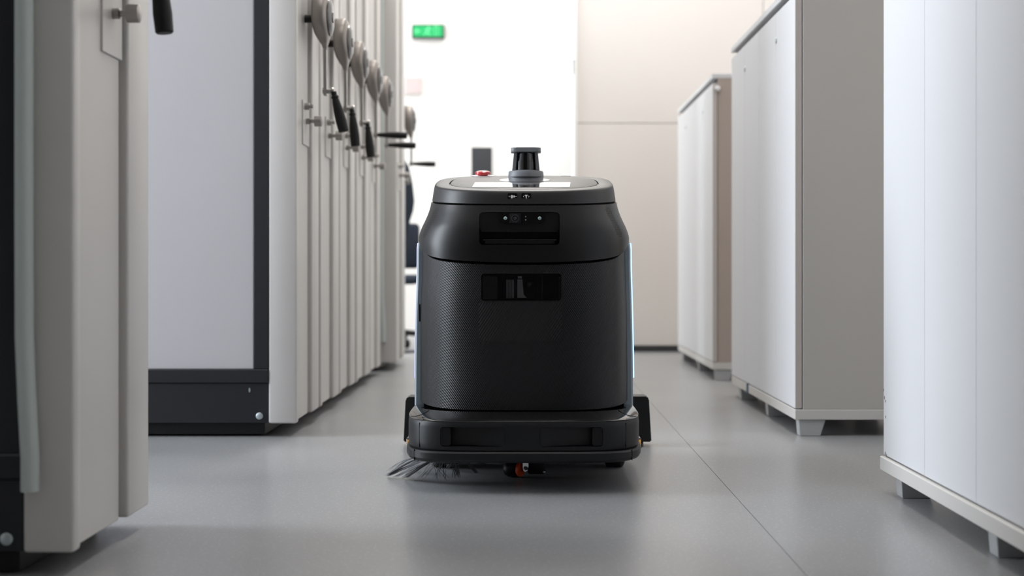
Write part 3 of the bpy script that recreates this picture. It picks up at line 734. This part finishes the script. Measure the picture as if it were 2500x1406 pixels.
add_box(bm, X(1264, s), X(1274, s), yf+.010, yf+.016, Z(680, s), Z(674.5, s))
from_bm(bm, 'reflection_fin', 'inner_bright', fr)  # bright strip reflection built as a pale fin
lathe('depth_lens', 'lens', fr, (X(1291.5, s), yf+.016, Z(695, s)), (0, -1, 0), [(0, .0105), (.004, .0105), (.005, .009), (.0035, .008), (.006, .004), (.0065, 0)], 28)
box('window_divider', 'inner_grey', fr, X(1322, s), X(1325.5, s), yf+.010, yf+.030, Z(731, s), Z(674, s), .0005)
box('window_jamb', 'inner_bright', fr, X(1364.5, s), X(1369.5, s), yf+.006, yf+.030, Z(731, s), Z(677, s), .001).active_material = M['inner_grey']
plate('window_cover', 'glass', lower, rrect(wx0+.0006, wx1-.0006, wz0+.0006, wz1-.0006, .0055), yf+.0045, .0008)

def front_patch(name, m, x0, x1, z0, z1, rad, off, parent, tab=BODY, nx=24, nz=10, th=.0012):
    """thin plate following the curved front"""
    me = bpy.data.meshes.new(name); V = []; Fc = []; UV = []
    for j in range(nz+1):
        z = z0+(z1-z0)*j/nz
        d = 0
        if z < z0+rad: d = rad-math.sqrt(max(0, rad**2-(z0+rad-z)**2))
        for side in range(1):
            for i in range(nx+1):
                x = (x0+d)+(x1-x0-2*d)*i/nx
                V.append((x, front_of(tab, x, z, off), z))
    n1 = len(V)
    V += [(x, y+th, z) for x, y, z in V[:n1]]
    w = nx+1
    for j in range(nz):
        for i in range(nx):
            a = j*w+i; Fc.append((a, a+1, a+1+w, a+w)); Fc.append((n1+a, n1+a+w, n1+a+1+w, n1+a+1))
    bd = [i for i in range(w)]+[j*w+nx for j in range(1, nz+1)]+[nz*w+i for i in range(nx-1, -1, -1)]+[j*w for j in range(nz-1, 0, -1)]
    for k in range(len(bd)):
        a, b = bd[k], bd[(k+1) % len(bd)]; Fc.append((b, a, n1+a, n1+b))
    me.from_pydata(V, [], Fc); uvl = me.uv_layers.new(name='UVMap')
    for p in me.polygons:
        for li in p.loop_indices:
            v = V[me.loops[li].vertex_index]; uvl.data[li].uv = (v[0], v[2])
    return link(me, name, m, parent, 35)
front_patch('service_flap', 'carbon_coarse', X(1168, s), X(1372, s), Z(832, s), Z(739, s), .010, .0009, lower)

# --- bumper skirt
BN = 5.5
BF = F(3.05)
def bring(a, bf, z, n=BN, bb=.24): return ring(a, bf, bb, n, z)
bump = loft('bumper', 'bumper', [bring(.268, BF-.008, .0985), bring(.2725, BF-.003, .0975), bring(.2745, BF-.001, .1005), bring(.2755, BF, .115), bring(.2755, BF, .150), bring(.2745, BF-.001, .1595), bring(.2725, BF-.003, .1635), bring(.266, BF-.010, .1640)])
s = 1078
for (pa, pb, pc, pd) in ((1075, 1100, 1232, 1), (1472, 1446, 1318, -1)):
    x0, x1 = sorted((X(pa, s), X(pc, s)))
    cut(bump, cutter(R, rrect(x0, x1, Z(1089.5, s), Z(1042, s), .007), -.6, -BF+.030))
    xa, xb = sorted((X(pa, s)+pd*.0008, X(pb, s)))
    plate('recess_plug', 'black', bump, rrect(xa, xb, Z(1088, s), Z(1043.5, s), .005), -BF+.010, .022)
    bm = bmesh.new(); e = pd*.0006
    # slanted blade: deep at the plug, close to the surface at the centre
    xb2 = X(pb, s); xc2 = X(pc, s)-e
    V = [(xb2, -BF+.026, Z(1087, s)), (xc2, -BF+.0025, Z(1089, s)), (xc2, -BF+.0025, Z(1043, s)), (xb2, -BF+.026, Z(1044.5, s))]
    A = [bm.verts.new(v) for v in V]; B = [bm.verts.new((a, b+.006, c)) for a, b, c in V]
    bm.faces.new(A); bm.faces.new(B[::-1])
    for k in range(4): bm.faces.new((A[k], B[k], B[(k+1) % 4], A[(k+1) % 4]))
    from_bm(bm, 'sensor_blade', 'bumper', bump)
for px in (1025.5, 1526.5):
    x = X(px, 1062); yy = -BF*(1-abs(x/.2755)**BN)**(1/BN)
    box('bumper_joint', 'black', bump, x-.0006, x+.0006, yy-.0006, yy+.01, .102, .158)
kick = loft('kick_strip', 'bumper', [bring(.262, BF-.018, .0695, 6), bring(.268, BF-.010, .0695, 6), bring(.2750, BF-.003, .0725, 6), bring(.2785, BF+.002, .0790, 6), bring(.2785, BF+.002, .0920, 6), bring(.2760, BF-.001, .0960, 6), bring(.2700, BF-.006, .0970, 6)])
for px in (1015.5, 1539):
    x = X(px, 1050); yy = -(BF+.002)*(1-abs(x/.2785)**6)**(1/6)
    box('strip_joint', 'black', kick, x-.0006, x+.0006, yy-.0006, yy+.01, .072, .096)
for sx in (-1, 1):
    b = box('lamp_housing', 'gloss', kick, *sorted((sx*.2740, sx*.2840)), -.155, -.115, .074, .1000, .002)
    box('corner_lamp', 'amber', b, *sorted((sx*.2775, sx*.2825)), -.1575, -.128, .0775, .0965, .0006)
gl = loft('glossy_apron', 'gloss', [bring(.262, BF-.014, .1625), bring(.2735, BF-.0025, .1632), bring(.2745, BF-.0015, .1650), bring(.2738, BF-.004, .1670, 5.2), bring(.2705, BF-.022, .1710, 5), bring(.2650, BF-.045, .1750, 4.6), bring(.2570, BF-.068, .1785, 4.2), bring(.2500, BF-.095, .1790, 4)])
box('underside_box', 'black', R, -.245, .245, -.30, .22, .0715, .09, .004)
# headlight seams in the apron corners
for sx in (-1, 1):
    bm = bmesh.new(); pts = []
    for k in range(13):
        f = k/12; z = .1660+(.1782-.1660)*f
        xx = sx*(.262-.040*f**1.0-.006*math.sin(f*PI))
        tab = [(.1650, .2745, BF-.0015, .24, 5.5), (.1670, .2738, BF-.004, .24, 5.2), (.1710, .2705, BF-.022, .24, 5), (.1750, .2650, BF-.045, .24, 4.6), (.1785, .2570, BF-.068, .24, 4.2), (.1790, .25, BF-.095, .24, 4)]
        pts.append((xx, front_of(tab, xx, z, -.0002), z+.0002))
    add_tube(bm, pts, .0007, 5); from_bm(bm, 'headlight_seam', 'black', gl)

# --- side panels with light strips
for sx in (-1, 1):
    bm = bmesh.new(); prev = None; rows = 40; zs = [.176+(.598-.176)*k/rows for k in range(rows+1)]; rg = []
    for z in zs:
        a = interp(BODY, min(z, .55))[0]
        f = max(0, (z-.555)/.043); inb = .012*f**2.2; yb = -.128+.05*f**2
        xi = a-.014; xo = a+.0098-inb
        sec = [(xi, yb), (xo-.005, yb), (xo-.0008, yb+.006), (xo, yb+.02), (xo, .17), (xo-.004, .178), (xi, .178)]
        rg.append([bm.verts.new((sx*p, q, z)) for p, q in sec])
    for A, B in zip(rg, rg[1:]):
        for k in range(7): bm.faces.new((A[k], B[k], B[(k+1) % 7], A[(k+1) % 7]))
    bm.faces.new(rg[0]); bm.faces.new(rg[-1])
    sp = from_bm(bm, 'side_panel', 'side', R, 25)
    bm = bmesh.new(); rg = []
    z0, z1 = (.241, .572)
    for k in range(31):
        z = z0+(z1-z0)*k/30; a = interp(BODY, min(z, .55))[0]
        f = max(0, (z-.555)/.043); xo = a+.0098-.012*f**2.2; pr = .0045 if sx > 0 else .0028
        rg.append([bm.verts.new((sx*p, q, z)) for p, q in ((xo-.002, -.100), (xo+pr, -.096), (xo+pr, -.070), (xo-.002, -.066))])
    for A, B in zip(rg, rg[1:]):
        for k in range(4): bm.faces.new((A[k], B[k], B[(k+1) % 4], A[(k+1) % 4]))
    bm.faces.new(rg[0]); bm.faces.new(rg[-1])
    from_bm(bm, 'light_strip', 'led' if sx > 0 else 'led_dim', sp)
    if sx < 0:
        box('side_slot', 'gloss', sp, -.2560, -.2520, -.1290, -.12, Z(785, 1003), Z(742, 1003), .0005)

# --- squeegee at the rear
sq = bmesh.new()
s = 857; y = SY(s)
P = [(-.347+.002, Z(1079, s)), (.362, Z(1079, s)), (.355, Z(974, s)), (.350, Z(968, s)), (-.333, Z(969, s)), (-.339, Z(975, s))]
add_prism(sq, P, (0, y, 0), (1, 0, 0), (0, 0, 1), (0, 1, 0), .075)
bmesh.ops.bevel(sq, geom=sq.edges[:], offset=.003, segments=2, affect='EDGES')
sqo = from_bm(sq, 'squeegee', 'black', R)
box('squeegee_blade', 'seal', sqo, -.33, .345, y+.08, y+.084, 0, .06).active_material = M['bumper']
box('squeegee_arm', 'black', R, -.06, .07, .20, y+.01, .06, .10, .004)
# rear cover so the body closes towards the back
box('rear_lower_body', 'bumper', R, -.24, .24, .10, .285, .075, .19, .01)

# --- wheels
for x0, x1 in ((-.238, -.186), (X(1475.5, 948), X(1524, 948))):
    yw = SY(948); prof = [(0, 0), (0, .06), (.004, .068), (.008, .070), (abs(x1-x0)-.008, .070), (abs(x1-x0)-.004, .068), (abs(x1-x0), .06), (abs(x1-x0), 0)]
    w = lathe('drive_wheel', 'black', R, (x0, yw, .070), (1, 0, 0), prof, 40)
    lathe('wheel_hub', 'inner_grey', w, (x0-.002, yw, .070), (1, 0, 0), [(0, 0), (0, .03), (abs(x1-x0)+.004, .03), (abs(x1-x0)+.004, 0)], 24)
s = 1000; yc = SY(s)
cf = box('caster_housing', 'black', R, X(1288, s), X(1333, s), yc-.022, yc+.03, .010, .062, .006)
lathe('housing_screw', 'steel', cf, (X(1328, s), yc-.0225, Z(1149, s)), (0, -1, 0), [(0, 0), (0, .0032), (.001, .0032), (.0014, .0012), (.0014, 0)], 14)
r0 = .0235
cw = lathe('caster_wheel', 'black', R, (X(1228, s), yc, .0245), (1, 0, 0), [(0, 0), (0, .008), (.004, .017), (.012, .0225), (.022, .0245), (.036, .0245), (.040, .022), (.040, 0)], 40)
lathe('wheel_hub', 'orange', cw, (X(1265, s), yc-.014, .0225), (.90, -.43, 0), [(0, .015), (.003, .0180), (.008, .0185), (.011, .0165), (.012, .009), (.012, 0)], 32, 1, 1)
bm = bmesh.new()
add_prism(bm, [(-.006, .040), (.007, .040), (.008, .012), (.005, .001), (-.001, -.002), (-.006, .002), (-.0075, .010)], (X(1283, s), yc-.029, .019), (.93, .36, 0), (0, 0, 1), (-.36, .93, 0), .005)
fork = from_bm(bm, 'caster_fork', 'steel', cw)
lathe('axle_bolt', 'gloss', fork, (X(1284, s), yc-.029, .0265), (.3, -.95, 0), [(0, 0), (0, .0045), (.003, .0045), (.003, 0)], 16)
# roller brush under the bumper
rb = lathe('roller_brush', 'black', R, (-.08, -.06, .052), (1, 0, 0), [(0, 0), (0, .02), (.24, .02), (.24, 0)], 20)
bm = bmesh.new()
for k in range(900):
    x = random.uniform(-.078, .158); a = random.uniform(-2.9, -.2); d = (0, math.cos(a), math.sin(a)); r = random.uniform(.026, .0305)
    add_tube(bm, [(x, -.06+d[1]*.018, .052+d[2]*.018), (x+random.uniform(-.002, .002), -.06+d[1]*r, .052+d[2]*r)], [.0006, .0003], 3, False)
o = from_bm(bm, 'roller_bristles', 'bristle', rb, 0); o['kind'] = 'stuff'

# --- side brush with bristle tufts
hx, hy = -.172, 3.225-RC[1]
sb = lathe('side_brush', 'black', R, (hx, hy, .052), (0, 0, 1), [(0, 0), (0, .060), (.004, .068), (.012, .068), (.020, .050), (.020, 0)], 40)
lathe('brush_motor', 'black', R, (hx-.028, hy, .048), (0, 0, 1), [(0, 0), (0, .018), (.004, .026), (.02, .026)], 24)
def tuft(px, Yr, tx_, ty_, n, wid, arch, zt=.003, tipw=.006, rad=.00062):
    bm = bmesh.new()
    x0, y0 = (px-1289)/(3300/Yr)-RC[0], Yr-RC[1]; x1, y1 = tx_-RC[0], ty_-RC[1]
    for k in range(n):
        a = random.gauss(0, wid*.8); b = random.gauss(0, wid*.8); c = random.gauss(0, tipw*.55); d = random.gauss(0, tipw*.8)
        l = random.uniform(.9, 1.0); ar = arch+random.gauss(0, .001); pts = []
        for q in range(8):
            f = q/7*l
            pts.append((x0+a+(x1+c-x0-a)*f, y0+b+(y1+d-y0-b)*f, max(.0012, .0585+(zt-.0585)*f+ar*math.sin(f*PI))))
        add_tube(bm, pts, [rad]*6+[rad*.8, rad*.4], 3, False)
    return from_bm(bm, 'bristle_tuft', 'bristle', sb, 0)
for a in ((1019, 3.21, -.343, 3.285, 40, .0022, .003, .006, .004), (1016, 3.23, -.335, 3.31, 10, .003, .007, .012, .012),
          (1040, 3.19, -.344, 3.30, 50, .0025, .0015, .003, .0035), (1052, 3.18, -.300, 3.265, 40, .004, 0, .003, .007),
          (1048, 3.17, -.322, 3.27, 16, .005, .001, .004, .008), (1062, 3.16, -.262, 3.24, 10, .012, .0, .004, .014),
          (1085, 3.155, -.215, 3.22, 12, .018, .0, .004, .026), (1112, 3.16, -.170, 3.23, 20, .009, .0, .010, .012),
          (1136, 3.19, -.125, 3.30, 40, .004, -.001, .010, .004), (1146, 3.21, -.104, 3.33, 36, .005, -.001, .026, .006),
          (1152, 3.24, -.096, 3.36, 22, .005, .0, .034, .006), (1095, 3.29, -.20, 3.42, 20, .01, 0, .005, .01), (1040, 3.28, -.31, 3.40, 20, .006, 0, .005, .01)):
    tuft(*a)
